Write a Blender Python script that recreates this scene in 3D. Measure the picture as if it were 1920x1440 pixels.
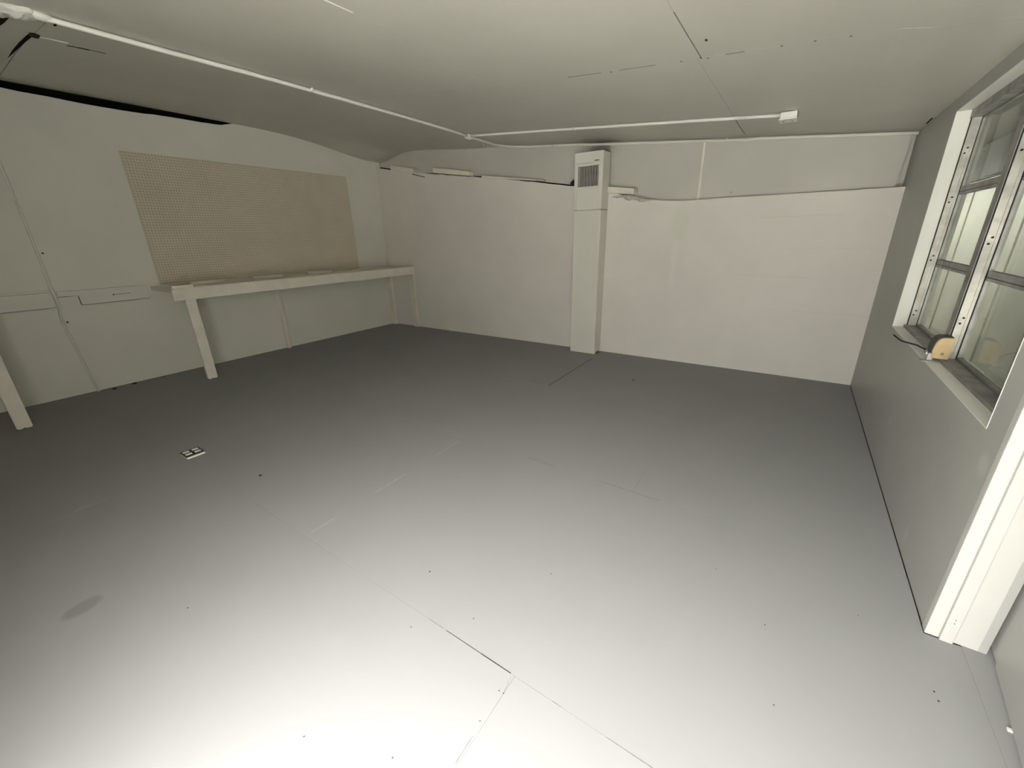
import bpy, bmesh, math, random
from mathutils import Vector, Matrix, noise
random.seed(4)
for o in list(bpy.data.objects): bpy.data.objects.remove(o)
scene = bpy.context.scene
C = scene.collection

# ------------------------------------------------------------------ camera
F_PX, YAW, PITCH, ROLL, CAM_H = 758.8936, 0.6012324, 0.3479687, -0.0248470, 1.32
fwd0 = Vector((-math.sin(YAW), math.cos(YAW), 0)); right0 = Vector((math.cos(YAW), math.sin(YAW), 0)); up0 = Vector((0, 0, 1))
fwd = fwd0 * math.cos(PITCH) - up0 * math.sin(PITCH)
upv = up0 * math.cos(PITCH) + fwd0 * math.sin(PITCH)
rgt = right0 * math.cos(ROLL) + upv * math.sin(ROLL)
upr = -right0 * math.sin(ROLL) + upv * math.cos(ROLL)
cd = bpy.data.cameras.new('camera'); cam = bpy.data.objects.new('camera', cd); C.objects.link(cam)
cd.sensor_width = 36; cd.lens = F_PX / 1920 * 36; cd.clip_start = 0.02
m = Matrix((rgt, upr, -fwd)).transposed().to_4x4(); m.translation = (0, 0, CAM_H); cam.matrix_world = m
scene.camera = cam

# ------------------------------------------------------------------ light
FRONT_Y = -0.64
OPEN_X0, OPEN_X1, OPEN_H = -0.9, 0.56, 2.05
SKY_LOW, SKY_HIGH = 1.2, 31.0
w = bpy.data.worlds.new('world'); scene.world = w; w.use_nodes = True
nt = w.node_tree; nt.nodes.clear()
wo = nt.nodes.new('ShaderNodeOutputWorld'); bg = nt.nodes.new('ShaderNodeBackground')
# overcast sky: brightness rises from the horizon to the zenith
tc = nt.nodes.new('ShaderNodeTexCoord'); sp = nt.nodes.new('ShaderNodeSeparateXYZ'); nt.links.new(tc.outputs['Generated'], sp.inputs[0])
mrw = nt.nodes.new('ShaderNodeMapRange'); mrw.inputs[1].default_value = 0; mrw.inputs[2].default_value = 1; mrw.inputs[3].default_value = SKY_LOW; mrw.inputs[4].default_value = SKY_HIGH
pw = nt.nodes.new('ShaderNodeMath'); pw.operation = 'POWER'; pw.use_clamp = True; pw.inputs[1].default_value = 1.3
nt.links.new(sp.outputs['Z'], pw.inputs[0]); nt.links.new(pw.outputs[0], mrw.inputs[0]); nt.links.new(mrw.outputs[0], bg.inputs['Strength'])
bg.inputs['Color'].default_value = (1.0, 0.985, 0.955, 1)
nt.links.new(bg.outputs[0], wo.inputs[0])
def portal(name, loc, rot, sx, sy):
    l = bpy.data.lights.new(name, 'AREA'); l.shape = 'RECTANGLE'; l.size = sx; l.size_y = sy
    l.cycles.is_portal = True
    o = bpy.data.objects.new(name, l); C.objects.link(o); o.location = loc; o.rotation_euler = rot
portal('doorway_daylight', ((OPEN_X0 + OPEN_X1) / 2, FRONT_Y - 0.16, OPEN_H / 2), (math.radians(90), 0, 0), OPEN_X1 - OPEN_X0, OPEN_H)
portal('window_daylight', (0.76, 2.667, 1.315), (0, math.radians(90), 0), 1.2, 1.76)
vs = scene.view_settings
vs.view_transform = 'Standard'; vs.look = 'None'; vs.gamma = 1; vs.use_curve_mapping = False
vs.exposure = 0.9
scene.cycles.use_denoising = True
scene.cycles.max_bounces = 10; scene.cycles.diffuse_bounces = 7; scene.cycles.transparent_max_bounces = 12

# ------------------------------------------------------------------ materials
def mat(name, col, rough=0.6, spec=0.3, metal=0.0, var=0.04, nscale=2.5, bump=0.0, bscale=60, stains=()):
    """stains: (centre, (rx,ry,rz), colour, amount, softness)"""
    mt = bpy.data.materials.new(name); mt.use_nodes = True
    t = mt.node_tree; N = t.nodes; L = t.links
    b = N['Principled BSDF']
    b.inputs['Roughness'].default_value = rough; b.inputs['Specular IOR Level'].default_value = spec
    b.inputs['Metallic'].default_value = metal
    geo = N.new('ShaderNodeNewGeometry')
    n1 = N.new('ShaderNodeTexNoise'); n1.inputs['Scale'].default_value = nscale; n1.inputs['Detail'].default_value = 5
    L.new(geo.outputs['Position'], n1.inputs['Vector'])
    mr = N.new('ShaderNodeMapRange'); mr.inputs[1].default_value = 0.3; mr.inputs[2].default_value = 0.7
    mr.inputs[3].default_value = 1 - var; mr.inputs[4].default_value = 1 + var
    L.new(n1.outputs['Fac'], mr.inputs[0])
    mx = N.new('ShaderNodeVectorMath'); mx.operation = 'SCALE'; mx.inputs[0].default_value = col
    L.new(mr.outputs[0], mx.inputs['Scale'])
    cur = mx.outputs[0]
    for (c, r, sc, amt, soft) in stains:
        s = N.new('ShaderNodeVectorMath'); s.operation = 'SUBTRACT'; s.inputs[1].default_value = c
        L.new(geo.outputs['Position'], s.inputs[0])
        d = N.new('ShaderNodeVectorMath'); d.operation = 'DIVIDE'; d.inputs[1].default_value = r
        L.new(s.outputs[0], d.inputs[0])
        ln = N.new('ShaderNodeVectorMath'); ln.operation = 'LENGTH'; L.new(d.outputs[0], ln.inputs[0])
        q = N.new('ShaderNodeTexNoise'); q.inputs['Scale'].default_value = 9; q.inputs['Detail'].default_value = 4
        L.new(geo.outputs['Position'], q.inputs['Vector'])
        ad = N.new('ShaderNodeMath'); ad.operation = 'MULTIPLY_ADD'; ad.inputs[1].default_value = 0.6; ad.inputs[2].default_value = -0.3
        L.new(q.outputs['Fac'], ad.inputs[0])
        a2 = N.new('ShaderNodeMath'); a2.operation = 'ADD'; L.new(ad.outputs[0], a2.inputs[0]); L.new(ln.outputs['Value'], a2.inputs[1])
        k = N.new('ShaderNodeMapRange'); k.interpolation_type = 'SMOOTHSTEP'
        k.inputs[1].default_value = 1.0 - soft; k.inputs[2].default_value = 1.0; k.inputs[3].default_value = amt; k.inputs[4].default_value = 0
        L.new(a2.outputs[0], k.inputs[0])
        mi = N.new('ShaderNodeMix'); mi.data_type = 'RGBA'; mi.inputs[7].default_value = (*sc, 1)
        L.new(k.outputs[0], mi.inputs[0]); L.new(cur, mi.inputs[6]); cur = mi.outputs[2]
    L.new(cur, b.inputs['Base Color'])
    if bump:
        n2 = N.new('ShaderNodeTexNoise'); n2.inputs['Scale'].default_value = bscale; n2.inputs['Detail'].default_value = 3
        L.new(geo.outputs['Position'], n2.inputs['Vector'])
        bp = N.new('ShaderNodeBump'); bp.inputs['Strength'].default_value = bump; bp.inputs['Distance'].default_value = 0.004
        L.new(n2.outputs['Fac'], bp.inputs['Height']); L.new(bp.outputs[0], b.inputs['Normal'])
    return mt
WALLC = (0.72, 0.69, 0.635)
M = {}
M['wall_left'] = mat('left_wall_paint', (0.72, 0.71, 0.64), 0.5, 0.3, var=0.03, bump=0.15)
M['wall_back'] = mat('back_wall_paint', WALLC, 0.55, 0.25, var=0.035, bump=0.25, bscale=45, stains=[
    ((-1.02, 4.5, 1.42), (0.10, 0.4, 0.22), (0.66, 0.67, 0.56), 0.6, 0.6),
    ((-1.05, 4.5, 1.0), (0.04, 0.4, 0.35), (0.76, 0.75, 0.68), 0.5, 0.6)])
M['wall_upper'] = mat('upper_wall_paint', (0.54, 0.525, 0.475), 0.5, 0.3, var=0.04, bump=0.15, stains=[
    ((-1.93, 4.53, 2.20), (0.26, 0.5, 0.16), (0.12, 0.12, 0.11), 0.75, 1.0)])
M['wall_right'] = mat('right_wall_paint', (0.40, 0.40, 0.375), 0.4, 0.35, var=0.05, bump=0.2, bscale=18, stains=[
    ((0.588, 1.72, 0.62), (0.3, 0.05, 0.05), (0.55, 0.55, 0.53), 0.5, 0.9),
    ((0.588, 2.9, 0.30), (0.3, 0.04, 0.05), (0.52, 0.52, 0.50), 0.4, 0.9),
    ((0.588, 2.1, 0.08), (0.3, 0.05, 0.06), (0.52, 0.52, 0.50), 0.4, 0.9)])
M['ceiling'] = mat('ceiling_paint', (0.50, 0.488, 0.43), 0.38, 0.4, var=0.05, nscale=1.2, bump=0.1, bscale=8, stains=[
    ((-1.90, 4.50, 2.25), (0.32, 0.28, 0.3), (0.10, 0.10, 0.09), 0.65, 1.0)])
M['floor'] = mat('grey_floor_paint', (0.275, 0.275, 0.275), 0.6, 0.06, var=0.02, nscale=1.5, bump=0.06, bscale=12, stains=[
    ((-2.08, 0.03, 0), (0.05, 0.075, 1), (0.20, 0.20, 0.205), 0.8, 0.5)])
M['wood'] = mat('painted_wood', (0.76, 0.72, 0.63), 0.5, 0.3, var=0.05, nscale=9, bump=0.2)
M['white'] = mat('white_gloss_paint', (0.76, 0.755, 0.70), 0.35, 0.4, var=0.02, nscale=6, bump=0.1)
M['duct'] = mat('duct_paint', (0.70, 0.69, 0.62), 0.4, 0.35, var=0.02)
M['peg'] = mat('pegboard_paint', (0.63, 0.57, 0.45), 0.45, 0.35, var=0.03, nscale=4)
M['dark'] = mat('dark_void', (0.012, 0.011, 0.01), 0.9, 0.05, var=0.1)
M['seam'] = mat('dirty_gap', (0.05, 0.05, 0.045), 0.9, 0.05, var=0.3, nscale=40)
M['seam_or_shade'] = mat('seam_or_shade_paint', (0.17, 0.17, 0.16), 0.9, 0.05, var=0.3, nscale=40)  # grey for seams, and for the shade strips along the wall rails
M['faint_joint'] = mat('faint_joint_paint', (0.64, 0.61, 0.56), 0.6, 0.2)
M['jamb'] = mat('door_jamb_paint', (0.54, 0.535, 0.50), 0.45, 0.3, var=0.02, nscale=6, bump=0.1)
M['pale_seam'] = mat('pale_gap', (0.38, 0.38, 0.375), 0.7, 0.1, var=0.2, nscale=40)
M['alu'] = mat('aged_aluminium', (0.40, 0.385, 0.35), 0.45, 0.4, metal=0.55, var=0.25, nscale=14, bump=0.1)
M['alu_dull'] = mat('dull_grey_aluminium', (0.30, 0.30, 0.285), 0.5, 0.4, metal=0.5, var=0.3, nscale=12)
M['rubber'] = mat('black_gasket', (0.02, 0.02, 0.02), 0.7, 0.1)
M['tan'] = mat('tan_plastic', (0.50, 0.37, 0.20), 0.45, 0.4, var=0.05, nscale=20)
M['steel'] = mat('tarnished_steel', (0.22, 0.20, 0.17), 0.4, 0.5, metal=0.7, var=0.4, nscale=30)
M['black'] = mat('black_plastic', (0.015, 0.015, 0.015), 0.4, 0.4)
M['debris'] = mat('dark_debris', (0.03, 0.028, 0.025), 0.8, 0.2)
M['siding'] = mat('white_outdoor_siding', (0.44, 0.435, 0.385), 0.6, 0.2, var=0.05, nscale=3)
M['eave'] = mat('dark_outdoor_board', (0.10, 0.10, 0.09), 0.7, 0.2, var=0.15)
M['screen'] = mat('charcoal_panel', (0.05, 0.05, 0.055), 0.6, 0.3, var=0.1)
M['concrete'] = mat('outdoor_concrete', (0.55, 0.54, 0.51), 0.9, 0.1, var=0.1)
M['plaster'] = mat('rough_plaster', (0.72, 0.72, 0.66), 0.7, 0.2, var=0.1, nscale=12, bump=0.8, bscale=40)
def glass():
    mt = bpy.data.materials.new('window_glass'); mt.use_nodes = True; t = mt.node_tree; N = t.nodes; L = t.links
    out = N['Material Output']; N.remove(N['Principled BSDF'])
    tr = N.new('ShaderNodeBsdfTransparent'); tr.inputs[0].default_value = (0.86, 0.88, 0.84, 1)
    gl = N.new('ShaderNodeBsdfGlossy'); gl.inputs['Roughness'].default_value = 0.04
    df = N.new('ShaderNodeBsdfDiffuse'); df.inputs[0].default_value = (0.35, 0.35, 0.31, 1)
    fr = N.new('ShaderNodeFresnel'); fr.inputs[0].default_value = 1.45
    fm = N.new('ShaderNodeMath'); fm.operation = 'MULTIPLY'; fm.inputs[1].default_value = 0.22; L.new(fr.outputs[0], fm.inputs[0])
    m1 = N.new('ShaderNodeMixShader'); L.new(fm.outputs[0], m1.inputs[0]); L.new(tr.outputs[0], m1.inputs[1]); L.new(gl.outputs[0], m1.inputs[2])
    n = N.new('ShaderNodeTexNoise'); n.inputs['Scale'].default_value = 4; n.inputs['Detail'].default_value = 6
    g = N.new('ShaderNodeNewGeometry'); L.new(g.outputs['Position'], n.inputs['Vector'])
    mr = N.new('ShaderNodeMapRange'); mr.inputs[1].default_value = 0.35; mr.inputs[2].default_value = 0.8; mr.inputs[3].default_value = 0.01; mr.inputs[4].default_value = 0.07
    L.new(n.outputs['Fac'], mr.inputs[0])
    m2 = N.new('ShaderNodeMixShader'); L.new(mr.outputs[0], m2.inputs[0]); L.new(m1.outputs[0], m2.inputs[1]); L.new(df.outputs[0], m2.inputs[2])
    L.new(m2.outputs[0], out.inputs[0]); return mt
M['glass'] = glass()

# ------------------------------------------------------------------ helpers
def link(name, bm, material, parent=None, smooth=False):
    me = bpy.data.meshes.new(name); bmesh.ops.recalc_face_normals(bm, faces=bm.faces[:]); bm.to_mesh(me); bm.free()
    if smooth:
        for p in me.polygons: p.use_smooth = True
    me.materials.append(M[material] if isinstance(material, str) else material)
    o = bpy.data.objects.new(name, me); C.objects.link(o)
    if parent: o.parent = parent
    return o
def box(bm, x0, x1, y0, y1, z0, z1, bev=0.0, mtx=None):
    vs_ = [bm.verts.new((x, y, z)) for z in (z0, z1) for y in (y0, y1) for x in (x0, x1)]
    fs = [bm.faces.new([vs_[i] for i in q]) for q in ((0, 2, 3, 1), (4, 5, 7, 6), (0, 1, 5, 4), (2, 6, 7, 3), (0, 4, 6, 2), (1, 3, 7, 5))]
    bmesh.ops.recalc_face_normals(bm, faces=fs)
    geom_v = vs_
    if bev:
        es = list({e for f in fs for e in f.edges})
        r = bmesh.ops.bevel(bm, geom=es, offset=bev, segments=2, affect='EDGES', profile=0.5, clamp_overlap=True)
        geom_v = list({v for f in r['faces'] for v in f.verts} | {v for v in vs_ if v.is_valid})
    if mtx is not None:
        bmesh.ops.transform(bm, matrix=mtx, verts=geom_v)
def bx(name, mtl, parent, x0, x1, y0, y1, z0, z1, bev=0.0, mtx=None):
    bm = bmesh.new(); box(bm, x0, x1, y0, y1, z0, z1, bev, mtx); return link(name, bm, mtl, parent)
def prism(bm, pts, ax, a, b):
    """extrude polygon pts (2D) along axis ax from a to b"""
    def P(p, v):
        return (v, p[0], p[1]) if ax == 0 else (p[0], v, p[1]) if ax == 1 else (p[0], p[1], v)
    A = [bm.verts.new(P(p, a)) for p in pts]; B = [bm.verts.new(P(p, b)) for p in pts]; n = len(pts)
    bm.faces.new(A); bm.faces.new(B[::-1])
    for i in range(n): bm.faces.new((A[i], A[(i + 1) % n], B[(i + 1) % n], B[i]))
def tube(bm, pts, r, seg=10, cap=True):
    pts = [Vector(p) for p in pts]; rings = []; ref = Vector((0.13, 0.2, 0.97)).normalized()
    for i, p in enumerate(pts):
        d = (pts[min(i + 1, len(pts) - 1)] - pts[max(i - 1, 0)]).normalized()
        a = d.cross(ref)
        if a.length < 0.1: a = d.cross(Vector((1, 0, 0)))
        a.normalize(); b = d.cross(a)
        rings.append([bm.verts.new(p + (a * math.cos(t) + b * math.sin(t)) * r) for t in [2 * math.pi * k / seg for k in range(seg)]])
    for r0, r1 in zip(rings, rings[1:]):
        for k in range(seg): bm.faces.new((r0[k], r0[(k + 1) % seg], r1[(k + 1) % seg], r1[k]))
    if cap: bm.faces.new(rings[0]); bm.faces.new(rings[-1][::-1])
def disc(bm, c, axis, r, h, seg=12):
    a = Vector(axis).normalized(); tube(bm, [Vector(c), Vector(c) + a * h], r, seg)
def blob(bm, c, r, sub=3, amp=0.35, fr=3.0, seed=0):
    g = bmesh.ops.create_icosphere(bm, subdivisions=sub, radius=1)
    for v in g['verts']:
        k = 1 + amp * noise.noise(v.co * fr + Vector((seed, seed * 1.7, 3)))
        v.co = Vector((v.co.x * r[0] * k, v.co.y * r[1] * k, v.co.z * r[2] * k)) + Vector(c)
def thing(name, label, cat, loc, group=None):
    o = bpy.data.objects.new(name, None); C.objects.link(o); o.empty_display_size = 0.1
    o['label'] = label; o['category'] = cat
    if group: o['group'] = group
    o['_loc'] = 0; del o['_loc']
    o.location = loc; return o
def reparent(o, root):
    """keep world coordinates: meshes are written in world space"""
    o.parent = root; o.matrix_parent_inverse = Matrix.Translation(-Vector(root.location))
    return o
def tag(o, label, cat, group=None):
    o['label'] = label; o['category'] = cat
    if group: o['group'] = group
    return o
def struct(o): o['kind'] = 'structure'; return o

XL, XR, YB = -5.465, 0.588, 4.512
def ceil_z(x): return 1.99 + (XR - x) * 0.0975
def sag(x, y):
    dx, dy = x - XL, max(0.0, YB - y)
    s = 0.165 * math.exp(-((dx / 0.45) ** 2) - (dy / 0.9) ** 2)
    s += 0.02 * math.exp(-((dx - 1.6) / 0.9) ** 2 - (dy / 0.5) ** 2)
    s += 0.012 * math.sin(x * 2.1 + 1) * math.sin(y * 1.7) * min(1, dx) * min(1, dy) * (1 if x < 0.2 else 0)
    return s
def cz(x, y): return ceil_z(x) - sag(x, y)

# ------------------------------------------------------------------ floor
fl = struct(bx('floor', 'seam', None, XL - 0.1, 0.74, FRONT_Y - 0.12, YB + 0.1, -0.12, -0.016))
def rows():
    ys = [FRONT_Y - 0.10, 0.733, 1.91, 3.12, YB]
    starts = [[-2.95, -0.52], [-4.17, -1.727], [-2.95, -0.53], [-4.17, -1.745]]
    for r in range(4):
        xs = [XL] + starts[r] + [0.584 if r else 0.584]
        for a, b in zip(xs, xs[1:]): yield a, b, ys[r], ys[r + 1]
for (a, b, c, d) in rows():
    if b == 0.584 and c == 0.733:      # this sheet has a notch: it runs on into the doorway
        bm = bmesh.new(); prism(bm, [(a, c), (0.676, c), (0.676, 1.626), (b, 1.626), (b, d), (a, d)], 2, -0.0155, 0)
        link('floor_panel', bm, 'floor', fl); continue
    if b == 0.584 and c < 0: b = 0.676
    bx('floor_panel', 'floor', fl, a + 0.0001, b - 0.0001, c + 0.0001, d - 0.0001, -0.0155, 0, 0.0009)
bx('threshold', 'floor', fl, 0.6765, 0.80, FRONT_Y - 0.10, 1.75, -0.0155, 0.0005, 0.0006)
def gap_or_shade(pts, wdt, mtl, z=0.0004):
    """thin strip of filled or open joint between floor panels"""
    bm = bmesh.new()
    for (p, q) in zip(pts, pts[1:]):
        p = Vector((*p, 0)); q = Vector((*q, 0)); n = (q - p).normalized().cross(Vector((0, 0, 1))) * wdt / 2
        lo = [p - n, q - n, q + n, p + n]
        A = [bm.verts.new((v.x, v.y, -0.001)) for v in lo]; B = [bm.verts.new((v.x, v.y, z)) for v in lo]
        bm.faces.new(B)
        for i in range(4): bm.faces.new((A[i], A[(i + 1) % 4], B[(i + 1) % 4], B[i]))
    return link('joint', bm, mtl, fl)
gap_or_shade([(-0.900, 0.733), (-0.83, 0.733)], 0.0016, 'seam_or_shade')
gap_or_shade([(-0.815, 0.733), (-0.655, 0.733)], 0.0022, 'seam')
gap_or_shade([(-0.655, 0.733), (-0.536, 0.7335)], 0.0032, 'seam')
gap_or_shade([(-0.53, 0.725), (-0.52, 0.671)], 0.0012, 'seam_or_shade')
gap_or_shade([(-0.385, 0.733), (-0.355, 0.733)], 0.002, 'seam_or_shade')
gap_or_shade([(-0.215, 0.733), (-0.084, 0.733), (0.03, 0.733)], 0.0018, 'seam_or_shade')
gap_or_shade([(-0.528, 0.53), (-0.526, 0.455)], 0.002, 'seam_or_shade')
gap_or_shade([(-1.747, 4.19), (-1.74, 3.6), (-1.736, 3.13)], 0.006, 'seam')
gap_or_shade([(-1.727, 1.37), (-1.727, 1.14)], 0.004, 'pale_seam')
gap_or_shade([(-1.722, 0.90), (-1.722, 0.765)], 0.0028, 'pale_seam')
gap_or_shade([(-1.727, 1.85), (-1.727, 1.60)], 0.003, 'pale_seam')
gap_or_shade([(-1.21, 1.915), (-1.0, 1.91)], 0.002, 'seam_or_shade')
gap_or_shade([(-0.72, 1.908), (-0.38, 1.90)], 0.0025, 'seam_or_shade')

# ------------------------------------------------------------------ ceiling
roof = bmesh.new()
ex0, ex1, ey0, ey1 = XL - 0.25, 0.80, FRONT_Y - 0.14, YB + 0.3
pts = [(ex0, ceil_z(ex0) + 0.06), (ex1, ceil_z(ex1) + 0.06), (ex1, ceil_z(ex1) + 0.2), (ex0, ceil_z(ex0) + 0.2)]
prism(roof, pts, 1, ey0, ey1)
ce = struct(link('ceiling', roof, 'dark'))
def cpanel(x0, x1, y0, y1, y0b=None, y1b=None):
    """one sheet of ceiling board; y0b lets its near edge run out of square"""
    bm = bmesh.new(); nx = max(2, int((x1 - x0) / 0.1)); ny = max(2, int((y1 - y0) / 0.12)); g = {}
    for lay, dz in ((0, 0), (1, 0.010)):
        for i in range(nx + 1):
            for j in range(ny + 1):
                x = x0 + (x1 - x0) * i / nx; ya = y0 if y0b is None else y0 + (y0b - y0) * i / nx
                yz = y1 if y1b is None else y1 + (y1b - y1) * i / nx; y = ya + (yz - ya) * j / ny
                g[lay, i, j] = bm.verts.new((x, y, cz(x, y) + dz))
    for i in range(nx):
        for j in range(ny):
            bm.faces.new((g[0, i, j], g[0, i, j + 1], g[0, i + 1, j + 1], g[0, i + 1, j]))
            bm.faces.new((g[1, i, j], g[1, i + 1, j], g[1, i + 1, j + 1], g[1, i, j + 1]))
    for i in range(nx):
        for j in (0, ny): bm.faces.new((g[0, i, j], g[0, i + 1, j], g[1, i + 1, j], g[1, i, j]))
    for j in range(ny):
        for i in (0, nx): bm.faces.new((g[0, i, j], g[0, i, j + 1], g[1, i, j + 1], g[1, i, j]))
    o = link('ceiling_panel', bm, 'ceiling', ce, smooth=False); return o
ye = YB + 0.11; G = 0.0006
cpanel(XL, -3.1 - G, FRONT_Y, 0.905, None, 0.772)
cpanel(XL, -3.1 - G, 0.911, ye, 0.774)
cpanel(-3.1 + G, -1.73 - G, FRONT_Y, 2.45 - G); cpanel(-3.1 + G, -1.73 - G, 2.45 + G, ye)
cpanel(-1.73 + G, -0.545 - G, FRONT_Y, 2.45 - G); cpanel(-1.73 + G, -0.56 - G, 2.45 + G, ye)
cpanel(-0.545 + G, 0.60, FRONT_Y, 2.45 - G); cpanel(-0.56 + G, 0.60, 2.45 + G, ye)
def cstrip(name, pts, wd, mtl, parent=ce, dz=0.0012):
    bm = bmesh.new()
    P = [Vector((x, y, cz(x, y) - dz)) for x, y in pts]
    for i, (p, q) in enumerate(zip(P, P[1:])):
        n = (q - p).normalized().cross(Vector((0, 0, 1))).normalized() * wd / 2
        lo = [p - n, q - n, q + n, p + n]; A = [bm.verts.new(v) for v in lo]; B = [bm.verts.new(v + Vector((0, 0, 0.003))) for v in lo]
        bm.faces.new(A)
        for k in range(4): bm.faces.new((A[k], A[(k + 1) % 4], B[(k + 1) % 4], B[k]))
    return link(name, bm, mtl, parent)
cstrip('joint', [(-0.545, 1.93), (-0.545, 2.2), (-0.543, 2.46)], 0.0035, 'seam_or_shade')
cstrip('joint', [(-0.95, 2.45), (-0.76, 2.449)], 0.004, 'seam_or_shade')
cstrip('joint', [(-0.44, 2.45), (-0.36, 2.45)], 0.006, 'seam_or_shade')
cstrip('joint', [(-1.25, 2.452), (-1.05, 2.451)], 0.003, 'seam_or_shade')
cstrip('joint', [(-0.56, 3.80), (-0.562, 4.05), (-0.558, 4.4)], 0.005, 'seam_or_shade')
cstrip('joint', [(-1.738, 1.20), (-1.722, 1.40)], 0.007, 'white')
cstrip('crack', [(-3.68, 0.945), (-3.66, 0.985)], 0.012, 'dark')
cstrip('crack', [(-3.66, 0.985), (-3.645, 1.03)], 0.018, 'dark')
def wedge(pts, mtl='dark'):
    bm = bmesh.new(); A = [bm.verts.new((x, y, cz(x, y) - 0.0012)) for x, y in pts]; B = [bm.verts.new((x, y, cz(x, y) + 0.002)) for x, y in pts]
    n = len(pts); bm.faces.new(A)
    for k in range(n): bm.faces.new((A[k], A[(k + 1) % n], B[(k + 1) % n], B[k]))
    return link('open_joint', bm, mtl, ce)
wedge([(-3.58, 0.80), (-3.63, 0.788), (-3.9, 0.800), (-4.25, 0.820), (-4.5, 0.838), (-4.25, 0.832), (-3.9, 0.818), (-3.63, 0.808)])
wedge([(-3.16, 0.655), (-3.5, 0.655), (-3.7, 0.66), (-3.7, 0.685), (-3.5, 0.685), (-3.2, 0.675)])
cstrip('crack', [(-3.645, 1.03), (-3.632, 1.06), (-3.63, 1.10)], 0.007, 'dark')
cstrip('crack', [(-0.485, 2.235), (-0.487, 2.255)], 0.010, 'debris')
cstrip('crack', [(0.578, 4.30), (0.575, 4.12)], 0.008, 'dark')
for (x, y) in ((-1.0, 2.455), (-0.64, 2.452), (-0.52, 2.46), (-0.22, 2.448), (0.02, 2.452), (-0.55, 2.44), (-4.2, 2.9), (-0.10, 2.447)):
    cstrip('nail_dimple', [(x, y), (x + 0.008, y + 0.006)], 0.008, 'seam_or_shade')

# ------------------------------------------------------------------ walls
# left wall board, its top stands short of the ceiling where the board has pulled away
def lt(y): return cz(XL, y) - 0.0
top = [(FRONT_Y, lt(FRONT_Y) - 0.060)]
for y in [0.3, 0.7] + [0.85 + 0.08 * k for k in range(20)]:
    g_ = 0.045 + 0.02 * min(1, max(0, (y - 0.8) / 0.5)) - 0.028 * max(0, y - 1.5)
    top.append((y, lt(y) - g_ + random.uniform(-0.004, 0.004)))
top.append((2.47, lt(2.47) - 0.042)); top.append((2.50, lt(2.50) - 0.030)); top.append((2.62, lt(2.62) + 0.004))
for k in range(1, 22): y = 2.62 + (YB - 2.62) * k / 21; top.append((y, lt(y) + 0.004))
bm = bmesh.new(); prism(bm, [(YB + 0.075, 0.0), (FRONT_Y, 0.0)] + top + [(YB + 0.075, top[-1][1])], 0, XL - 0.015, XL); bmesh.ops.triangulate(bm, faces=[f for f in bm.faces if len(f.verts) > 4])
wl = struct(link('wall_left', bm, 'wall_left'))
struct(bx('trim_1', 'dark', None, XL - 0.30, XL - 0.16, FRONT_Y - 0.3, YB + 0.3, -0.1, 2.75))
# back wall: lower part with an uneven top ledge, upper part set back
prof = [(XL - 0.02, 2.345), (-5.1, 2.275), (-4.66, 2.20), (-4.28, 2.148), (-3.66, 2.062), (-3.12, 1.985), (-2.7, 1.918), (-2.19, 1.832), (-1.9, 1.775),
        (-1.72, 1.735), (-1.62, 1.70), (-1.5, 1.672), (-1.42, 1.664), (-1.36, 1.640), (-1.2, 1.626), (-1.0, 1.614), (-0.6, 1.616), (0.0, 1.612), (XR + 0.1, 1.612)]
def pz(x):
    for (a, za), (b, zb) in zip(prof, prof[1:]):
        if a <= x <= b: return za + (zb - za) * (x - a) / (b - a)
    return prof[-1][1]
fine = []
x = XL - 0.02
while x < XR + 0.1:
    rough = 0.006 if x < -1.2 else 0.0015
    fine.append((x, pz(x) + rough * noise.noise(Vector((x * 9, 0, 0))))); x += 0.045
fine.append((XR + 0.1, prof[-1][1]))
bm = bmesh.new(); prism(bm, [(XR + 0.1, 0), (XL - 0.02, 0)] + fine, 1, YB, YB + 0.12)
bmesh.ops.triangulate(bm, faces=[f for f in bm.faces if len(f.verts) > 4])
wb = struct(link('wall_back', bm, 'wall_back'))
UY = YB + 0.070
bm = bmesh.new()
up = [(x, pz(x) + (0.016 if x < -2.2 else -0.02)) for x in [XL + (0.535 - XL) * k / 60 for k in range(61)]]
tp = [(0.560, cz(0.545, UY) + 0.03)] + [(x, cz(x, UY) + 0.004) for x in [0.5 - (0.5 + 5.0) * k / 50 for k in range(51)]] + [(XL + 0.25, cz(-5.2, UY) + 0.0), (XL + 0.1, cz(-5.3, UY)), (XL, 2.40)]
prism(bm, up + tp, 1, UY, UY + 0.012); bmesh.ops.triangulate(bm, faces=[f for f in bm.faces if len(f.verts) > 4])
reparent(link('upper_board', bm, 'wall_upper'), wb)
reparent(bx('cavity_board', 'wall_upper', None, 0.30, 0.70, UY + 0.085, UY + 0.095, 1.55, 2.1), wb)
reparent(bx('wall_backing', 'dark', None, XL - 0.3, 0.95, UY + 0.10, UY + 0.2, -0.1, 2.75), wb)
reparent(bx('batten', 'wood', None, -0.910, -0.888, UY - 0.010, UY + 0.001, 1.605, cz(-0.9, UY) - 0.012, 0.002, Matrix.Translation((0, 0, 0))), wb)
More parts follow.
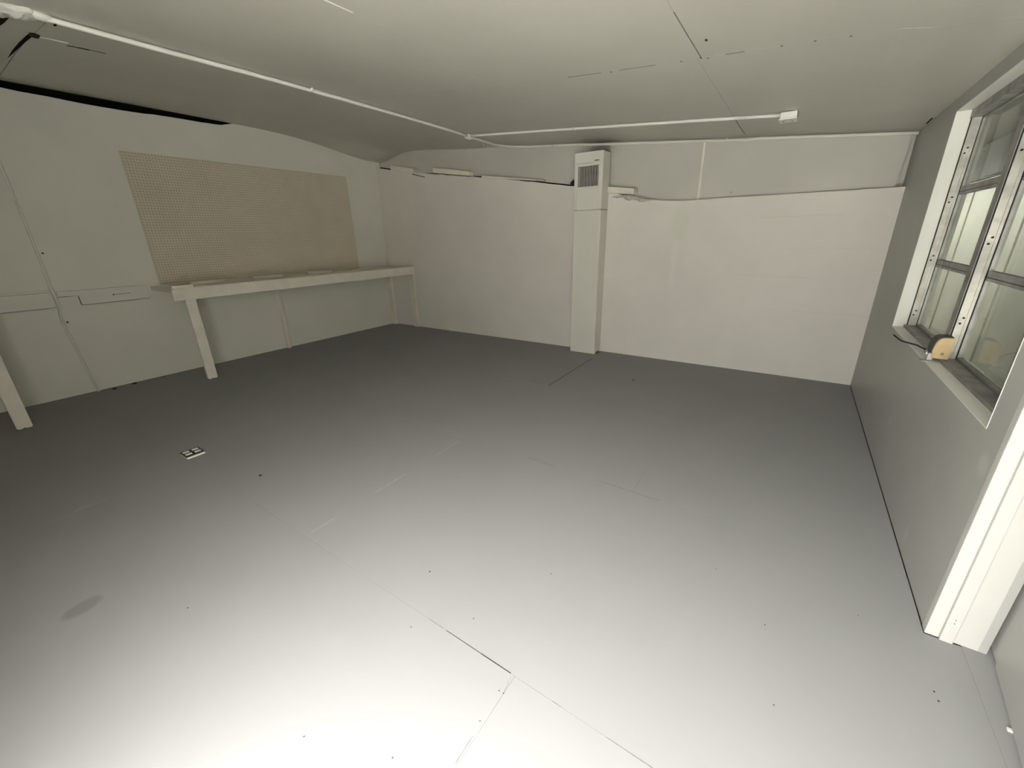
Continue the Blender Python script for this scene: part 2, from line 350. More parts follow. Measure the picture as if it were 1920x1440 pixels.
# faint courses of board joints on the lower back wall
def wallgroove(x0, x1, z0, z1, h=0.002):
    bm = bmesh.new()
    A = [(x0, YB - 0.0012, z0 - h), (x1, YB - 0.0012, z1 - h), (x1, YB - 0.0012, z1 + h), (x0, YB - 0.0012, z0 + h)]
    B = [(a, YB + 0.002, c) for a, b, c in A]
    A = [bm.verts.new(v) for v in A]; B = [bm.verts.new(v) for v in B]
    bm.faces.new(A)
    for k in range(4): bm.faces.new((A[k], A[(k + 1) % 4], B[(k + 1) % 4], B[k]))
    return reparent(link('joint', bm, 'faint_joint'), wb)
wallgroove(-0.35, 0.25, 1.435, 1.432, 0.0018); wallgroove(-0.45, 0.1, 0.935, 0.92, 0.0018); wallgroove(-0.2, 0.5, 1.17, 1.165, 0.0012)
wallgroove(0.05, 0.588, 0.625, 0.617, 0.0016); wallgroove(-1.0, 0.1, 0.63, 0.63, 0.0010)
# right wall with window opening
WY0, WY1, WZ0, WZ1, WX1 = 1.788, 3.545, 0.714, 1.916, 0.735
JY = 1.632; DY0 = 0.76
bm = bmesh.new(); ztop = 2.03
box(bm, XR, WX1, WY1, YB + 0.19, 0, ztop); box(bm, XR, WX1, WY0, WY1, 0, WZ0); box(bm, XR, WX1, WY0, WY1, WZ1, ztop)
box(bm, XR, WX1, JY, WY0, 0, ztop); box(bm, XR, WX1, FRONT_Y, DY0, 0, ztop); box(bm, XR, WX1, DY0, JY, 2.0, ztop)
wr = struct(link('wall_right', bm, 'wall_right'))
# white painted liners of the window opening
SX = 0.652
rv = struct(bx('trim_2', 'white', None, XR - 0.001, SX, WY0, WY1, WZ0, WZ0 + 0.004, 0.001)); 
reparent(bx('reveal_board', 'white', None, XR - 0.001, SX, WY1 - 0.004, WY1 + 0.001, WZ0 + 0.004, WZ1, 0.001), rv)
reparent(bx('reveal_board', 'white', None, XR - 0.001, SX, WY0 + 0.004, WY1 - 0.004, WZ1 - 0.004, WZ1 + 0.001, 0.001), rv)
reparent(bx('reveal_board', 'white', None, XR - 0.001, SX, WY0 - 0.001, WY0 + 0.004, WZ0 + 0.004, WZ1, 0.001), rv)
# front wall with the doorway behind the camera
bm = bmesh.new()
box(bm, XL - 0.3, OPEN_X0, FRONT_Y - 0.12, FRONT_Y, -0.1, 2.75); box(bm, OPEN_X1, 0.95, FRONT_Y - 0.12, FRONT_Y, -0.1, 2.2); box(bm, OPEN_X0, OPEN_X1, FRONT_Y - 0.12, FRONT_Y, OPEN_H, 2.4)
struct(link('wall_front', bm, 'wall_left'))

# ------------------------------------------------------------------ window (awning type, two columns)
win = bpy.data.objects.new('window_1', None); C.objects.link(win); win.location = (0.68, 2.667, WZ0); win['kind'] = 'structure'
FX0, FX1 = 0.652, 0.700
def frame_member(name, x0, x1, y0, y1, z0, z1, mtl='alu', bev=0.0015): return reparent(bx(name, mtl, None, x0, x1, y0, y1, z0, z1, bev), win)
y0, y1, z0, z1 = WY0, WY1, WZ0, WZ1
frame_member('side_jamb', FX0, FX1, y1 - 0.018, y1, z0, z1)
frame_member('side_jamb', FX0, FX1, y0, y0 + 0.018, z0, z1)
frame_member('head_channel', FX0 - 0.004, FX1 + 0.012, y0, y1, z1 - 0.045, z1, 'alu_dull')
frame_member('sill_channel', FX0 - 0.012, FX1 + 0.012, y0, y1, z0, z0 + 0.020, 'alu_dull')
MY0, MY1 = 2.668, 2.735
frame_member('mullion', FX0, FX1, MY0, MY1, z0 + 0.004, z1 - 0.004, 'alu')
frame_member('mullion_face', FX0 - 0.003, FX0 + 0.001, MY0 + 0.003, MY1, z0 + 0.02, z1 - 0.04, 'alu_dull', 0.0008)
for yy in (y1 - 0.021, MY0 - 0.004, MY1 + 0.001):
    frame_member('gasket', FX0 - 0.001, FX0 + 0.003, yy, yy + 0.004, z0 + 0.02, z1 - 0.045, 'rubber', 0)
    frame_member('gasket', FX1 - 0.006, FX1 + 0.004, yy - 0.001, yy + 0.005, z0 + 0.02, z1 - 0.045, 'rubber', 0)
for yy in (y1 - 0.0185, MY0 - 0.0005):
    for zz in (0.80, 1.13, 1.45, 1.70) if yy > 3 else (0.90, 1.245, 1.60):
        for k in (0, 1):
            bm = bmesh.new(); disc(bm, (FX0 + 0.016 + 0.006 * k, yy, zz + 0.026 * k), (0, -1, 0), 0.0045, 0.002, 10)
            reparent(link('screw', bm, 'rubber'), win)
    frame_member('track_rib', FX0 + 0.030, FX0 + 0.032, yy - 0.004, yy, z0 + 0.02, z1 - 0.045, 'alu', 0)
BARS = [1.108, 1.502]; zb0 = z0 + 0.022; zb1 = z1 - 0.047
for (ya, yb) in ((MY1 + 0.004, y1 - 0.022), (y0 + 0.02, MY0 - 0.004)):
    lims = [zb0] + BARS + [zb1]
    for i in range(3):
        za, zc = lims[i] + (0.0 if i == 0 else 0.0012), lims[i + 1] - (0.0012 if i < 2 else 0)
        s = reparent(bx('awning_sash', 'alu_dull', None, FX1 - 0.006, FX1 + 0.016, ya, ya + 0.016, za, zc, 0.001), win)
        # sash members as one frame
        bm = bmesh.new()
        for a in ((ya, ya + 0.016 if ya > 2.7 else ya + 0.012, za, zc), (yb - 0.008, yb, za, zc), (ya, yb, za, za + (0.026 if i else 0.010)), (ya, yb, zc - (0.014 if i < 2 else 0.006), zc)):
            box(bm, FX1 - 0.004, FX1 + 0.014, a[0], a[1], a[2], a[3], 0.001)
        bpy.data.objects.remove(s)
        s = reparent(link('awning_sash', bm, 'alu_dull'), win)
        if i: reparent(bx('gasket', 'rubber', None, FX1 - 0.002, FX1 + 0.010, ya, yb, za - 0.0024, za - 0.0001), win)
        gmesh = bx('pane', 'glass', None, FX1 + 0.004, FX1 + 0.007, ya + 0.006, yb - 0.004, za + 0.004, zc - 0.004)
        gmesh.parent = s; 
# window operator (crank)
cr = thing('window_crank', 'tan plastic window crank operator with thin metal handle at the foot of the mullion', 'crank', (0.64, 2.64, WZ0 + 0.02))
bm = bmesh.new()
prof2 = [(0.606, 0.738), (0.660, 0.736), (0.660, 0.838), (0.622, 0.836), (0.612, 0.829), (0.604, 0.812), (0.599, 0.775)]
prism(bm, prof2, 1, 2.620, 2.632); bmesh.ops.bevel(bm, geom=bm.edges[:], offset=0.0025, segments=2, affect='EDGES')
reparent(link('cover', bm, 'tan'), cr)
bm = bmesh.new(); prof3 = [(x - 0.003, z + 0.003) for x, z in prof2]
prism(bm, prof3, 1, 2.632, 2.700); reparent(link('gear_housing', bm, 'black'), cr)
bm = bmesh.new(); disc(bm, (0.634, 2.621, 0.762), (0, -1, 0), 0.0065, 0.003, 14); reparent(link('cover_screw', bm, 'steel'), cr)
bm = bmesh.new(); tube(bm, [(0.600, 2.65, 0.752), (0.580, 2.66, 0.770), (0.552, 2.68, 0.781), (0.500, 2.70, 0.790), (0.488, 2.70, 0.797), (0.462, 2.70, 0.818)], 0.0034, 8); reparent(link('handle', bm, 'rubber', smooth=True), cr)
bm = bmesh.new(); box(bm, 0.570, 0.615, 2.622, 2.66, 0.7165, 0.722, 0.001); box(bm, 0.590, 0.612, 2.628, 2.655, 0.722, 0.760, 0.004); reparent(link('bracket', bm, 'alu'), cr)
bm = bmesh.new(); tube(bm, [(0.592, 2.64, 0.748), (0.583, 2.655, 0.765)], 0.007, 10); reparent(link('spindle', bm, 'alu', smooth=True), cr)
for p in ((0.578, 2.632, 0.722), (0.60, 2.624, 0.722)):
    bm = bmesh.new(); disc(bm, p, (0, 0, 1), 0.004, 0.002, 10); reparent(link('bracket_screw', bm, 'steel'), cr)

# ------------------------------------------------------------------ doorway in the right wall
jb = struct(bx('trim_3', 'jamb', None, XR - 0.002, 0.620, JY - 0.002, JY + 0.03, 0, 2.0, 0.0015))
reparent(bx('jamb_board', 'jamb', None, 0.6215, 0.654, JY - 0.012, JY + 0.03, 0, 2.0, 0.002), jb)
reparent(bx('jamb_board', 'jamb', None, 0.6555, 0.716, JY - 0.002, JY + 0.03, 0, 2.0, 0.003), jb)
reparent(bx('jamb_board', 'jamb', None, XR - 0.002, 0.716, DY0 - 0.002, DY0 + 0.03, 0, 2.0, 0.003), jb)
reparent(bx('jamb_board', 'jamb', None, XR - 0.002, 0.716, DY0 + 0.03, JY - 0.012, 1.97, 2.0, 0.003), jb)
for zz in (0.10, 0.085):
    bm = bmesh.new(); disc(bm, (0.638, JY - 0.0115, zz), (0, -1, 0), 0.0018, 0.002, 8); reparent(link('nail_head', bm, 'seam_or_shade'), jb)
bm = bmesh.new()
dp = lambda y: 0.704 + (y - 1.25) * 0.105
za, zb = 0.010, 1.99
pl = [(0.80, za), (1.57, za), (1.585, za + 0.012), (1.66, za + 0.012), (1.66, zb), (0.80, zb)]
A = [bm.verts.new((dp(y), y, z)) for y, z in pl]; B = [bm.verts.new((dp(y) + 0.035, y, z)) for y, z in pl]
bm.faces.new(A); bm.faces.new(B[::-1])
for i in range(6): bm.faces.new((A[i], A[(i + 1) % 6], B[(i + 1) % 6], B[i]))
dr = struct(link('door_1', bm, 'wall_right'))

# ------------------------------------------------------------------ outdoors seen through the glass, plus added sky blockers
ex = bpy.data.objects.new('neighbour_wall', None); C.objects.link(ex); ex.location = (1.5, 5.0, -0.05); ex['kind'] = 'structure'
y = -0.2
for k in range(30):
    wd = 0.40; off = 0.012 if k % 2 else 0.0
    reparent(bx('siding_panel', 'siding', None, 1.5 + off, 1.54, y + 0.006, y + wd - 0.006, 0.12, 1.78, 0.003), ex); y += wd
reparent(bx('kerb', 'siding', None, 1.47, 1.56, -0.2, 12, -0.05, 0.12, 0.01), ex)
reparent(bx('wall_core', 'seam', None, 1.54, 1.6, -0.2, 12, -0.05, 1.9), ex)
reparent(bx('upper_band', 'eave', None, 1.49, 1.6, -0.2, 12, 1.79, 2.15, 0.01), ex)
reparent(bx('dark_panel', 'screen', None, 1.475, 1.495, 5.2, 6.75, 1.80, 2.13, 0.01), ex)
reparent(bx('sky_blocker_roof', 'eave', None, 0.78, 1.62, -0.2, 12, 2.15, 2.2), ex)  # added over the alley, with the end panel, to cut sky light
reparent(bx('sky_blocker_side', 'siding', None, 0.74, 0.78, 4.75, 12, -0.1, 1.85), ex)  # added out of view to block sky light from the siding
reparent(bx('end_panel', 'siding', None, 0.78, 1.6, 11.9, 12, -0.1, 2.15), ex)
g = struct(bx('ground', 'concrete', None, -9, 12, -12, 16, -0.20, -0.121))

# ------------------------------------------------------------------ things on the left wall
# pegboard with real holes
def pegboard():
    y0, y1, z0, z1 = 1.529, 3.957, 0.942, 2.172
    ny, nz = 95, 48; sy = (y1 - y0) / ny; sz = (z1 - z0) / nz; xf, xb = XL + 0.016, XL + 0.010
    verts, faces = [], []
    grid = {}
    for i in range(ny + 1):
        for j in range(nz + 1):
            grid[i, j] = len(verts); verts.append((xf, y0 + i * sy, z0 + j * sz))
    r = 0.0046; oc = [(math.cos(a), math.sin(a)) for a in [math.pi / 4 + k * math.pi / 2 for k in range(4)]]
    for i in range(ny):
        for j in range(nz):
            cy, cz_ = y0 + (i + .5) * sy, z0 + (j + .5) * sz; b = len(verts)
            for (c, s) in oc: verts.append((xf, cy + c * r, cz_ + s * r))
            for (c, s) in oc: verts.append((xb, cy + c * r, cz_ + s * r))
            cor = [grid[i + 1, j + 1], grid[i, j + 1], grid[i, j], grid[i + 1, j]]
            for k in range(4):
                n = (k + 1) % 4
                faces.append((cor[k], cor[n], b + n, b + k)); faces.append((b + k, b + n, b + 4 + n, b + 4 + k))
    # edge band
    b = len(verts)
    for xx in (xf, xb):
        for (yy, zz) in ((y0, z0), (y1, z0), (y1, z1), (y0, z1)): verts.append((xx, yy, zz))
    for k in range(4): n = (k + 1) % 4; faces.append((b + k, b + n, b + 4 + n, b + 4 + k))
    me = bpy.data.meshes.new('pegboard'); me.from_pydata(verts, [], faces); me.materials.append(M['peg'])
    o = bpy.data.objects.new('pegboard', me); C.objects.link(o)
    tag(o, 'large beige perforated pegboard fixed to the left wall above the workbench', 'pegboard')
    reparent_list = [bx('backing_strip', 'seam', None, XL + 0.0005, XL + 0.009, y0 + 0.004, y1 - 0.004, z0 + 0.004, z1 - 0.004)]
    for q in reparent_list: q.parent = o
pegboard()

def bench(y0, y1, zt, xf, label, legs, studs, cleats):
    t = thing('workbench', label, 'workbench', (xf, (y0 + y1) / 2, 0))
    reparent(bx('benchtop', 'wood', None, XL + 0.001, xf - 0.022, y0 + 0.012, y1, zt - 0.036, zt, 0.002), t)
    reparent(bx('front_board', 'wood', None, xf - 0.022, xf, y0, y1, zt - 0.112, zt - 0.008, 0.002), t)
    reparent(bx('edge_strip', 'wood', None, xf - 0.065, xf - 0.003, y0 + 0.02, y1, zt - 0.0075, zt + 0.002, 0.002), t)
    for (ya, yb, xa, xb) in legs:
        bm = bmesh.new(); box(bm, xa, xb, ya, yb, 0.006, zt - 0.037 if xb < xf - 0.021 else zt - 0.112, 0.002)
        box(bm, xa + 0.003, xb - 0.002, ya + 0.008, ya + 0.032, 0.0, 0.008); box(bm, xa + 0.003, xb - 0.002, yb - (yb - ya) * 0.42, yb - 0.005, 0.0, 0.008)
        reparent(link('leg', bm, 'wood'), t)
    for (xa, xb, ya, yb) in studs: reparent(bx('wall_support', 'wood', None, xa, xb, ya, yb, 0.0, zt - 0.037, 0.002), t)
    for (ya, yb, xa, h) in cleats: reparent(bx('cleat', 'wood', None, xa, xa + 0.04, ya, yb, zt + 0.001, zt + h, 0.002), t)
    return t
bench(1.432, YB - 0.001, 0.930, -4.870, 'long painted wooden workbench below the pegboard with slanting-looking front leg',
      [(1.520, 1.606, -4.910, -4.871), (4.470, 4.510, -4.960, -4.871)], [(XL + 0.001, XL + 0.055, 2.660, 2.700), (XL + 0.001, -5.385, 4.462, 4.510)],
      [(1.445, 1.62, -4.925, 0.028), (1.70, 2.02, -5.20, 0.032), (2.32, 2.66, -5.22, 0.032), (2.98, 3.32, -5.22, 0.032)])['label'] = 'long cream painted workbench under the pegboard, running to the back corner'
bench(-0.33, 0.285, 0.930, -4.790, '', [(0.184, 0.270, -4.830, -4.791), (-0.32, -0.24, -4.830, -4.791)], [(XL + 0.001, XL + 0.055, -0.10, -0.06)], [])['label'] = \
    'second cream workbench at the far left edge, only its front leg in view'

# wall rails
r1 = tag(bx('wall_rail', 'wall_left', None, XL + 0.0005, XL + 0.042, 0.292, 0.735, 0.824, 0.955, 0.002), 'short thick painted rail on the left wall, left of the upright conduit', 'rail')
reparent(bx('top_strip', 'wall_left', None, XL + 0.0005, XL + 0.018, 0.292, 0.740, 0.956, 0.975, 0.002), r1)
reparent(bx('gap_or_shade', 'seam_or_shade', None, XL + 0.0005, XL + 0.028, 0.292, 0.737, 0.820, 0.8238), r1)  # dark strip painted in as the shadow line under the rail
bm = bmesh.new(); prism(bm, [(0.772, 0.912), (0.903, 0.908), (0.905, 0.822), (1.41, 0.822), (1.41, 0.948), (0.772, 0.956)], 0, XL + 0.0005, XL + 0.026)
bmesh.ops.bevel(bm, geom=bm.edges[:], offset=0.002, segments=1, affect='EDGES')
r2 = tag(link('wall_rail', bm, 'wall_left'), 'stepped painted rail on the left wall between the conduit and the workbench', 'rail')
reparent(bx('gap_or_shade', 'seam_or_shade', None, XL + 0.0005, XL + 0.020, 0.905, 1.41, 0.8175, 0.8215), r2)  # this and the next two strips draw the stepped rail's shade outline
reparent(bx('gap_or_shade', 'seam_or_shade', None, XL + 0.0005, XL + 0.020, 0.772, 0.903, 0.9045, 0.908), r2)
reparent(bx('gap_or_shade', 'seam_or_shade', None, XL + 0.0005, XL + 0.020, 0.900, 0.904, 0.822, 0.908), r2)
reparent(bx('slot', 'dark', None, XL + 0.0255, XL + 0.0275, 1.14, 1.27, 0.886, 0.889), r2)
bm = bmesh.new(); disc(bm, (XL + 0.026, 1.14, 0.8875), (1, 0, 0), 0.006, 0.0025, 10); reparent(link('hole', bm, 'dark'), r2)

# upright conduit
cpts = [(XL + 0.014, 0.747, 2.50), (XL + 0.012, 0.748, 2.0), (XL + 0.014, 0.750, 1.766), (XL + 0.011, 0.755, 1.28), (XL + 0.012, 0.752, 1.0), (XL + 0.034, 0.752, 0.955), (XL + 0.034, 0.752, 0.82),
        (XL + 0.012, 0.742, 0.76), (XL + 0.012, 0.737, 0.66), (XL + 0.020, 0.752, 0.52), (XL + 0.022, 0.765, 0.3), (XL + 0.03, 0.79, 0.0)]
t = thing('upright_conduit', 'thin painted conduit running up the left wall from floor to ceiling', 'conduit', (XL + 0.03, 0.79, 0))
bm = bmesh.new(); tube(bm, cpts, 0.0095, 10); reparent(link('pipe', bm, 'wall_left', smooth=True), t)
for z, yv in ((1.284, 0.755), (0.683, 0.738)):
    bm = bmesh.new(); box(bm, XL + 0.001, XL + 0.026, yv - 0.013, yv + 0.040, z - 0.006, z + 0.006, 0.002); reparent(link('strap', bm, 'wall_left'), t)
    bm = bmesh.new(); disc(bm, (XL + 0.024, yv + 0.028, z), (1, 0, 0), 0.007, 0.005, 10); reparent(link('screw', bm, 'debris'), t)

# ------------------------------------------------------------------ air duct
DX0, DX1, DYF = -2.102, -1.790, 4.330
du = thing('air_duct', 'tall white rectangular air duct cover against the back wall with louvred grille at top', 'duct', ((DX0 + DX1) / 2, 4.42, 0))
bm = bmesh.new(); box(bm, DX0, DX1, DYF, YB - 0.001, 0.003, 1.572, 0.006); reparent(link('duct_body', bm, 'duct'), du)
bm = bmesh.new()
hx0, hx1, hy = DX0 - 0.001, DX1 + 0.004, DYF - 0.004
gx0, gx1, gz0, gz1 = -2.062, -1.832, 1.797, 1.993
HT = 2.118
box(bm, hx0, gx0, hy, YB - 0.001, 1.574, HT, 0.004); box(bm, gx1, hx1, hy, YB - 0.001, 1.574, HT, 0.004)
box(bm, gx0 - 0.001, gx1 + 0.001, hy, YB - 0.001, 1.574, gz0, 0.0); box(bm, gx0 - 0.001, gx1 + 0.001, hy, YB - 0.001, gz1, HT, 0.0)
reparent(link('duct_head', bm, 'duct'), du)
reparent(bx('grille_back', 'dark', None, gx0 + 0.001, gx1 - 0.001, hy + 0.03, hy + 0.04, gz0, gz1), du)
fr_ = bmesh.new()
box(fr_, gx0 - 0.008, gx0 + 0.002, hy - 0.004, hy + 0.002, gz0 - 0.006, gz1 + 0.006, 0.001); box(fr_, gx1 - 0.002, gx1 + 0.008, hy - 0.004, hy + 0.002, gz0 - 0.006, gz1 + 0.006, 0.001)
box(fr_, gx0, gx1, hy - 0.004, hy + 0.002, gz0 - 0.006, gz0 + 0.002, 0.001); box(fr_, gx0, gx1, hy - 0.004, hy + 0.002, gz1 - 0.002, gz1 + 0.006, 0.001)
grl = reparent(link('grille', fr_, 'duct'), du)
n = 13
for k in range(1, n):
    xx = gx0 + (gx1 - gx0) * k / n
    s = bx('slat', 'duct', None, xx - 0.0019, xx + 0.0019, hy + 0.003, hy + 0.016, gz0, gz1); s.parent = grl; s.matrix_parent_inverse = Matrix.Translation(-Vector(du.location))
    s.matrix_parent_inverse = Matrix.Identity(4)
reparent(bx('maker_badge', 'steel', None, gx1 - 0.052, gx1 + 0.000, hy - 0.0015, hy + 0.001, 2.028, 2.038, 0.0006), du)
reparent(bx('seam_line', 'seam_or_shade', None, hx0 + 0.01, gx1 - 0.06, hy - 0.0006, hy + 0.001, 2.016, 2.0185), du)
reparent(bx('side_seam', 'wood', None, DX1 - 0.012, DX1 - 0.008, DYF - 0.002, DYF + 0.001, 0.02, 1.57, 0.0008), du)
bm = bmesh.new(); blob(bm, (DX1 + 0.012, 4.40, 0.014), (0.02, 0.05, 0.014), 2, 0.4, 2, 3); reparent(link('loose_foot_piece', bm, 'steel'), du)

# ------------------------------------------------------------------ ceiling conduit and box
def cline(pts, dz=0.014, n=8):
    out = []
    for (a, b) in zip(pts, pts[1:]):
        for k in range(n): x = a[0] + (b[0] - a[0]) * k / n; y = a[1] + (b[1] - a[1]) * k / n; out.append((x, y, cz(x, y) - dz))
    out.append((pts[-1][0], pts[-1][1], cz(*pts[-1]) - dz)); return out
def strap(parent, x, y, ax, dz=0.014, zz=None):
    z = (cz(x, y) - dz) if zz is None else zz
    bm = bmesh.new()
    if ax == 'y': box(bm, x - 0.022, x + 0.022, y - 0.007, y + 0.007, z - 0.0125, z + 0.011, 0.003)
    else: box(bm, x - 0.007, x + 0.007, y - 0.022, y + 0.022, z - 0.0125, z + 0.011, 0.003)
    reparent(link('strap', bm, 'white'), parent)
cc1 = thing('ceiling_conduit', 'long white conduit crossing the ceiling from the top left corner to the junction fitting', 'conduit', (-3.09, 0.75, cz(-3.09, 0.75)))
bm = bmesh.new(); tube(bm, cline([(-3.085, 0.72), (-3.06, 1.6), (-3.10, 2.6), (-3.10, 3.80)], 0.015), 0.0125, 12); reparent(link('pipe', bm, 'white', smooth=True), cc1)
strap(cc1, -3.075, 2.05, 'y')
t = thing('junction_fitting', 'small white conduit junction fitting on the ceiling where three conduits meet', 'fitting', (-3.10, 3.83, cz(-3.1, 3.83)))
zc = cz(-3.1, 3.83)
bm = bmesh.new(); box(bm, -3.128, -3.068, 3.795, 3.875, zc - 0.040, zc - 0.001, 0.006); reparent(link('body', bm, 'white'), t)
bm = bmesh.new(); disc(bm, (-3.098, 3.835, zc - 0.040), (0, 0, -1), 0.020, 0.006, 16); reparent(link('cover', bm, 'white'), t)
cc2 = thing('ceiling_conduit', 'white conduit on the ceiling from the junction fitting to the round-cornered ceiling box', 'conduit', (-3.0, 3.80, cz(-3.0, 3.8)))
bm = bmesh.new(); tube(bm, cline([(-3.068, 3.825), (-2.28, 3.79), (-1.25, 3.755), (-0.262, 3.715)], 0.013), 0.0105, 12); reparent(link('pipe', bm, 'white', smooth=True), cc2)
strap(cc2, -1.85, 3.776, 'x', 0.013)
cc3 = thing('ceiling_conduit', 'painted conduit that bends from the junction fitting and follows the top of the back wall', 'conduit', (-3.09, 3.9, cz(-3.1, 3.9)))
P = cline([(-3.098, 3.875), (-3.095, 4.20)], 0.020, 4)
for k in range(1, 7):
    a = math.pi / 2 * k / 7; x = -3.09 + 0.27 * (1 - math.cos(a)); y = 4.21 + 0.27 * math.sin(a); P.append((x, y, cz(x, y) - 0.024))
P += [(x, 4.487, cz(x, 4.487) - 0.026 - (0.006 if -2 < x < -0.5 else 0)) for x in [-2.78 + (0.575 + 2.78) * k / 30 for k in range(31)]]
bm = bmesh.new(); tube(bm, P, 0.0115, 12); reparent(link('pipe', bm, 'duct', smooth=True), cc3)
for x in (-2.46, -0.7): strap(cc3, x, 4.487, 'x', zz=cz(x, 4.487) - 0.028)
bm = bmesh.new(); tube(bm, [(-3.14 + 0.0 * k, 4.16 + 0.035 * math.cos(a), cz(-3.12, 4.2) - 0.03 - 0.03 * math.sin(a)) for k, a in enumerate([math.pi * q / 8 for q in range(9)])], 0.002, 6); reparent(link('wire_loop', bm, 'wood'), cc3)
zc = cz(-0.215, 3.70)
bxo = thing('ceiling_box', 'white rectangular electrical box on the ceiling at the end of the conduit', 'electrical box', (-0.215, 3.71, zc))
bm = bmesh.new(); box(bm, -0.264, -0.166, 3.655, 3.765, zc - 0.042, zc - 0.003, 0.006); reparent(link('box_body', bm, 'white'), bxo)
bm = bmesh.new(); box(bm, -0.268, -0.162, 3.650, 3.770, zc - 0.050, zc - 0.042, 0.003); reparent(link('cover_plate', bm, 'white'), bxo)
for q in ((-0.24, 3.71), (-0.19, 3.71)):
    bm = bmesh.new(); disc(bm, (q[0], q[1], zc - 0.050), (0, 0, -1), 0.005, 0.003, 10); reparent(link('screw', bm, 'steel'), bxo)
# lumpy patch and fitting at the conduit's start
lp = thing('ceiling_patch', 'lumpy white plaster patch around a conduit end in the top left corner', 'plaster patch', (-3.12, 0.66, cz(-3.12, 0.66)))
bm = bmesh.new(); z = cz(-3.12, 0.66)
blob(bm, (-3.12, 0.665, z - 0.008), (0.06, 0.075, 0.03), 3, 0.6, 2.2, 1); blob(bm, (-3.19, 0.60, z - 0.004), (0.075, 0.06, 0.022), 3, 0.6, 2.2, 5); blob(bm, (-3.085, 0.735, z - 0.014), (0.024, 0.04, 0.020), 2, 0.3, 2, 9)
reparent(link('plaster', bm, 'plaster', smooth=True), lp)
bm = bmesh.new(); disc(bm, (-3.095, 0.775, z - 0.032), (0.2, 0.5, -0.8), 0.007, 0.004, 10); reparent(link('connector_screw', bm, 'dark'), lp)

# ceiling sheet slits at upper left: torn paper by the open joint
tp_ = tag(cstrip('torn_tape', [(-3.63, 0.82), (-3.60, 0.86), (-3.585, 0.93)], 0.010, 'white', None, 0.006), 'short curl of white tape hanging by the open ceiling joint, top left', 'tape')
bm = bmesh.new(); blob(bm, (-3.60, 0.805, cz(-3.6, 0.8) - 0.004), (0.035, 0.02, 0.012), 2, 0.7, 3, 4)
reparent(link('dark_hole_edge', bm, 'debris'), ce)

# ------------------------------------------------------------------ wood pieces along the ledge of the back wall
def slat(name, x0, za0, zb0, x1, za1, zb1, ya, yb, label, mtl='wood', cat='board'):
    """board on the back wall: top/bottom heights at both ends"""
    bm = bmesh.new(); prism(bm, [(x0, zb0), (x1, zb1), (x1, za1), (x0, za0)], 1, ya, yb)
    bmesh.ops.bevel(bm, geom=bm.edges[:], offset=0.002, segments=1, affect='EDGES')
    return tag(link(name, bm, mtl), label, cat)
slat('wood_block', -5.11, 2.335, 2.270, -4.645, 2.248, 2.188, YB - 0.035, YB + 0.068, 'leftmost wooden block wedged on the back wall ledge near the corner')
slat('wood_block', -4.285, 2.225, 2.160, -3.66, 2.120, 2.070, YB - 0.030, YB + 0.068, 'long pale wooden block lying on the back wall ledge, second from the corner')
slat('wood_strip', -4.64, 2.205, 2.180, -4.29, 2.196, 2.170, YB + 0.004, YB + 0.068, 'thin strip bridging the two wooden blocks on the back wall ledge', 'wall_upper', 'strip')
slat('wood_strip', -4.70, 2.192, 2.178, -4.47, 2.135, 2.122, YB - 0.012, YB - 0.001, 'dark splinter hanging below the leftmost wooden block', 'steel', 'splinter')
slat('wood_strip', -3.47, 2.058, 2.030, -2.60, 1.935, 1.922, YB - 0.012, YB + 0.068, 'long thin strip on the back wall ledge, just left of the air duct', 'wall_back', 'strip')
slat('wood_block', DX1 + 0.006, 1.795, 1.735, -1.502, 1.757, 1.702, YB - 0.045, YB + 0.068, 'short pale wooden block sticking out right of the air duct')
bm = bmesh.new(); blob(bm, (-2.20, YB - 0.012, 1.862), (0.030, 0.02, 0.028), 2, 0.8, 3, 2); blob(bm, (-2.165, YB - 0.012, 1.900), (0.010, 0.01, 0.03), 2, 0.8, 3, 2)
tag(link('rag', bm, 'debris'), 'small dark wad stuck at the ledge left of the air duct', 'debris')
bm = bmesh.new()
for k, (x, z, rx, rz) in enumerate(((-1.66, 1.702, 0.08, 0.014), (-1.50, 1.672, 0.08, 0.018), (-1.40, 1.652, 0.06, 0.015), (-1.56, 1.69, 0.05, 0.02))):
    blob(bm, (x, YB + 0.010, z - 0.008), (rx, 0.030, rz), 3, 0.8, 2.4, k * 3 + 1)
reparent(link('crumbled_plaster', bm, 'wall_upper', smooth=True), wb)
for i, (x, z) in enumerate(((-1.045, 1.612), (-0.783, 1.612))):
    bm = bmesh.new(); box(bm, x - 0.02, x + 0.02, YB - 0.010, YB + 0.02, z - 0.008, z + 0.008, 0.004)
    if i: disc(bm, (x + 0.006, YB - 0.010, z), (0, -1, 0), 0.005, 0.003, 10)
    tag(link('wall_clip', bm, 'wall_back'), 'small painted clip on the ledge right of the upright batten' if i else 'small painted clip on the ledge left of the upright batten', 'clip')
bm = bmesh.new(); disc(bm, (-0.62, UY - 0.001, 1.665), (0, -1, 0), 0.006, 0.002, 10); reparent(link('hole', bm, 'steel'), wb)

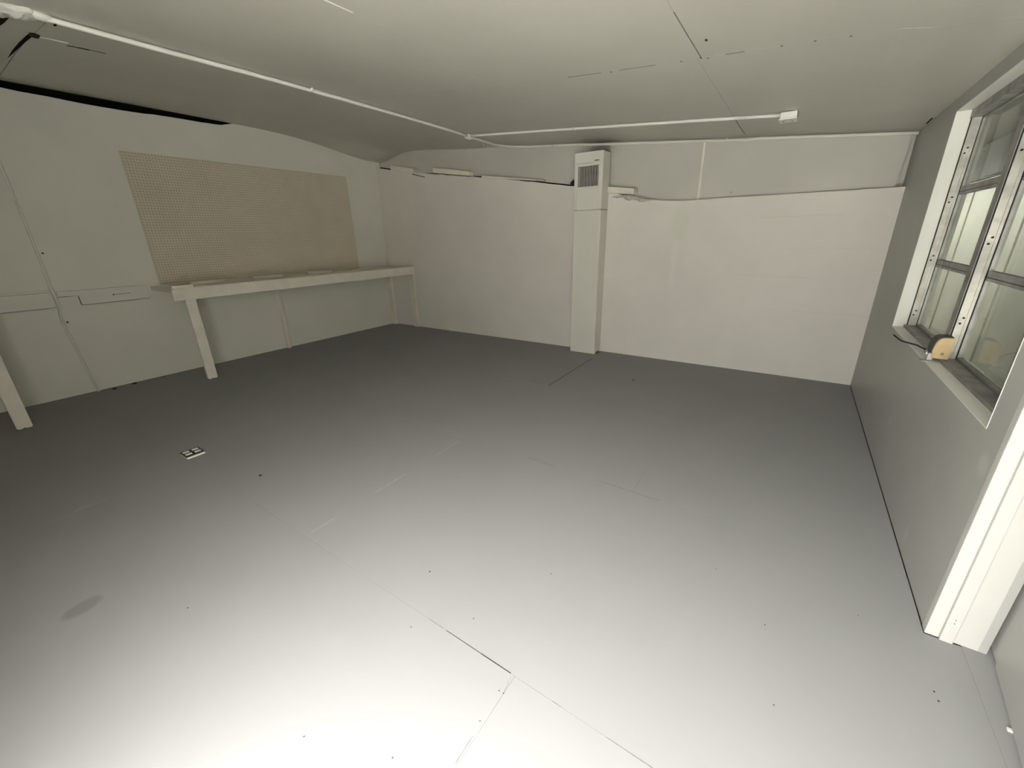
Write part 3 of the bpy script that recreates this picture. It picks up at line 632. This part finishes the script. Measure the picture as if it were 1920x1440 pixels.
# ------------------------------------------------------------------ floor plate and small debris
fp = thing('floor_outlet', 'black floor outlet plate with four pale openings lying on the grey floor', 'outlet', (-3.146, 0.7735, 0))
R_ = Matrix.Translation((-3.146, 0.7735, 0))
def lb(name, mtl, *a, bev=0.0):
    bm = bmesh.new(); box(bm, *a, bev); bmesh.ops.transform(bm, matrix=R_, verts=bm.verts[:]); reparent(link(name, bm, mtl), fp)
lb('base_plate', 'white', -0.052, 0.060, -0.050, 0.050, 0.0, 0.010, bev=0.001)
lb('cover_plate', 'black', -0.060, 0.050, -0.053, 0.053, 0.0102, 0.014, bev=0.001)
for sy in (-0.0255, 0.0255):
    for sx in (-0.030, 0.016):
        lb('insert', 'white', sx - 0.013, sx + 0.013, sy - 0.0175, sy + 0.0175, 0.0142, 0.017, bev=0.001)
specks = [(-5.367, 0.891, 0.025, 'flat dark chip on the floor by the left wall, nearer the conduit', 0), (-5.398, 1.051, 0.028, 'flat dark chip on the floor by the left wall, nearer the bench', 0),
          (-2.467, 0.883, 0.010, 'small dark crumb on the floor right of the outlet plate', 0), (-1.106, 3.679, 0.012, 'small dark crumb on the floor before the back wall', 0),
          (-5.41, 1.30, 0.012, 'tiny dark crumb at the foot of the left wall near the bench leg', 0)]
for i, (x, y, r, lab, g_) in enumerate(specks):
    bm = bmesh.new(); blob(bm, (x, y, r * 0.22), (r, r * 0.7, r * 0.22), 2, 0.6, 2.5, i); tag(link('floor_chip', bm, 'debris'), lab, 'debris')
import itertools
def fl_px(px, py):
    d = (px - 960) / F_PX * rgt - (py - 720) / F_PX * upr + fwd; t_ = -CAM_H / d.z; return d.x * t_, d.y * t_
dots = [(806, 1072, 3), (1033, 1076, 2), (888, 1160, 2), (771, 1176, 2), (936, 1295, 2), (944, 1300, 2.2), (900, 1352, 2), (736, 1421, 2.2), (570, 1381, 2), (1434, 1172, 2.2), (1451, 1322, 2), (1751, 1297, 2.2), (1760, 1315, 2.5), (352, 1140, 2), (1343, 1067, 1.5), (1609, 1154, 1.5)]
for i, (px, py, r) in enumerate(dots):
    x, y = fl_px(px, py); dd = (Vector((x, y, 0)) - Vector((0, 0, CAM_H))).length; rr = r / F_PX * dd * 0.5
    bm = bmesh.new(); blob(bm, (x, y, rr * 0.3), (rr, rr, rr * 0.4), 1, 0.4, 2, i)
    tag(link('floor_grit', bm, 'debris'), 'tiny dark speck of grit on the open grey floor', 'debris', 'specks of grit on the open floor')
tag(bx('paint_flake', 'white', None, dp(1.36) - 0.008, dp(1.36) + 0.004, 1.352, 1.362, 0.0006, 0.007, 0.001), 'tiny white flake caught under the door in the right wall', 'debris')
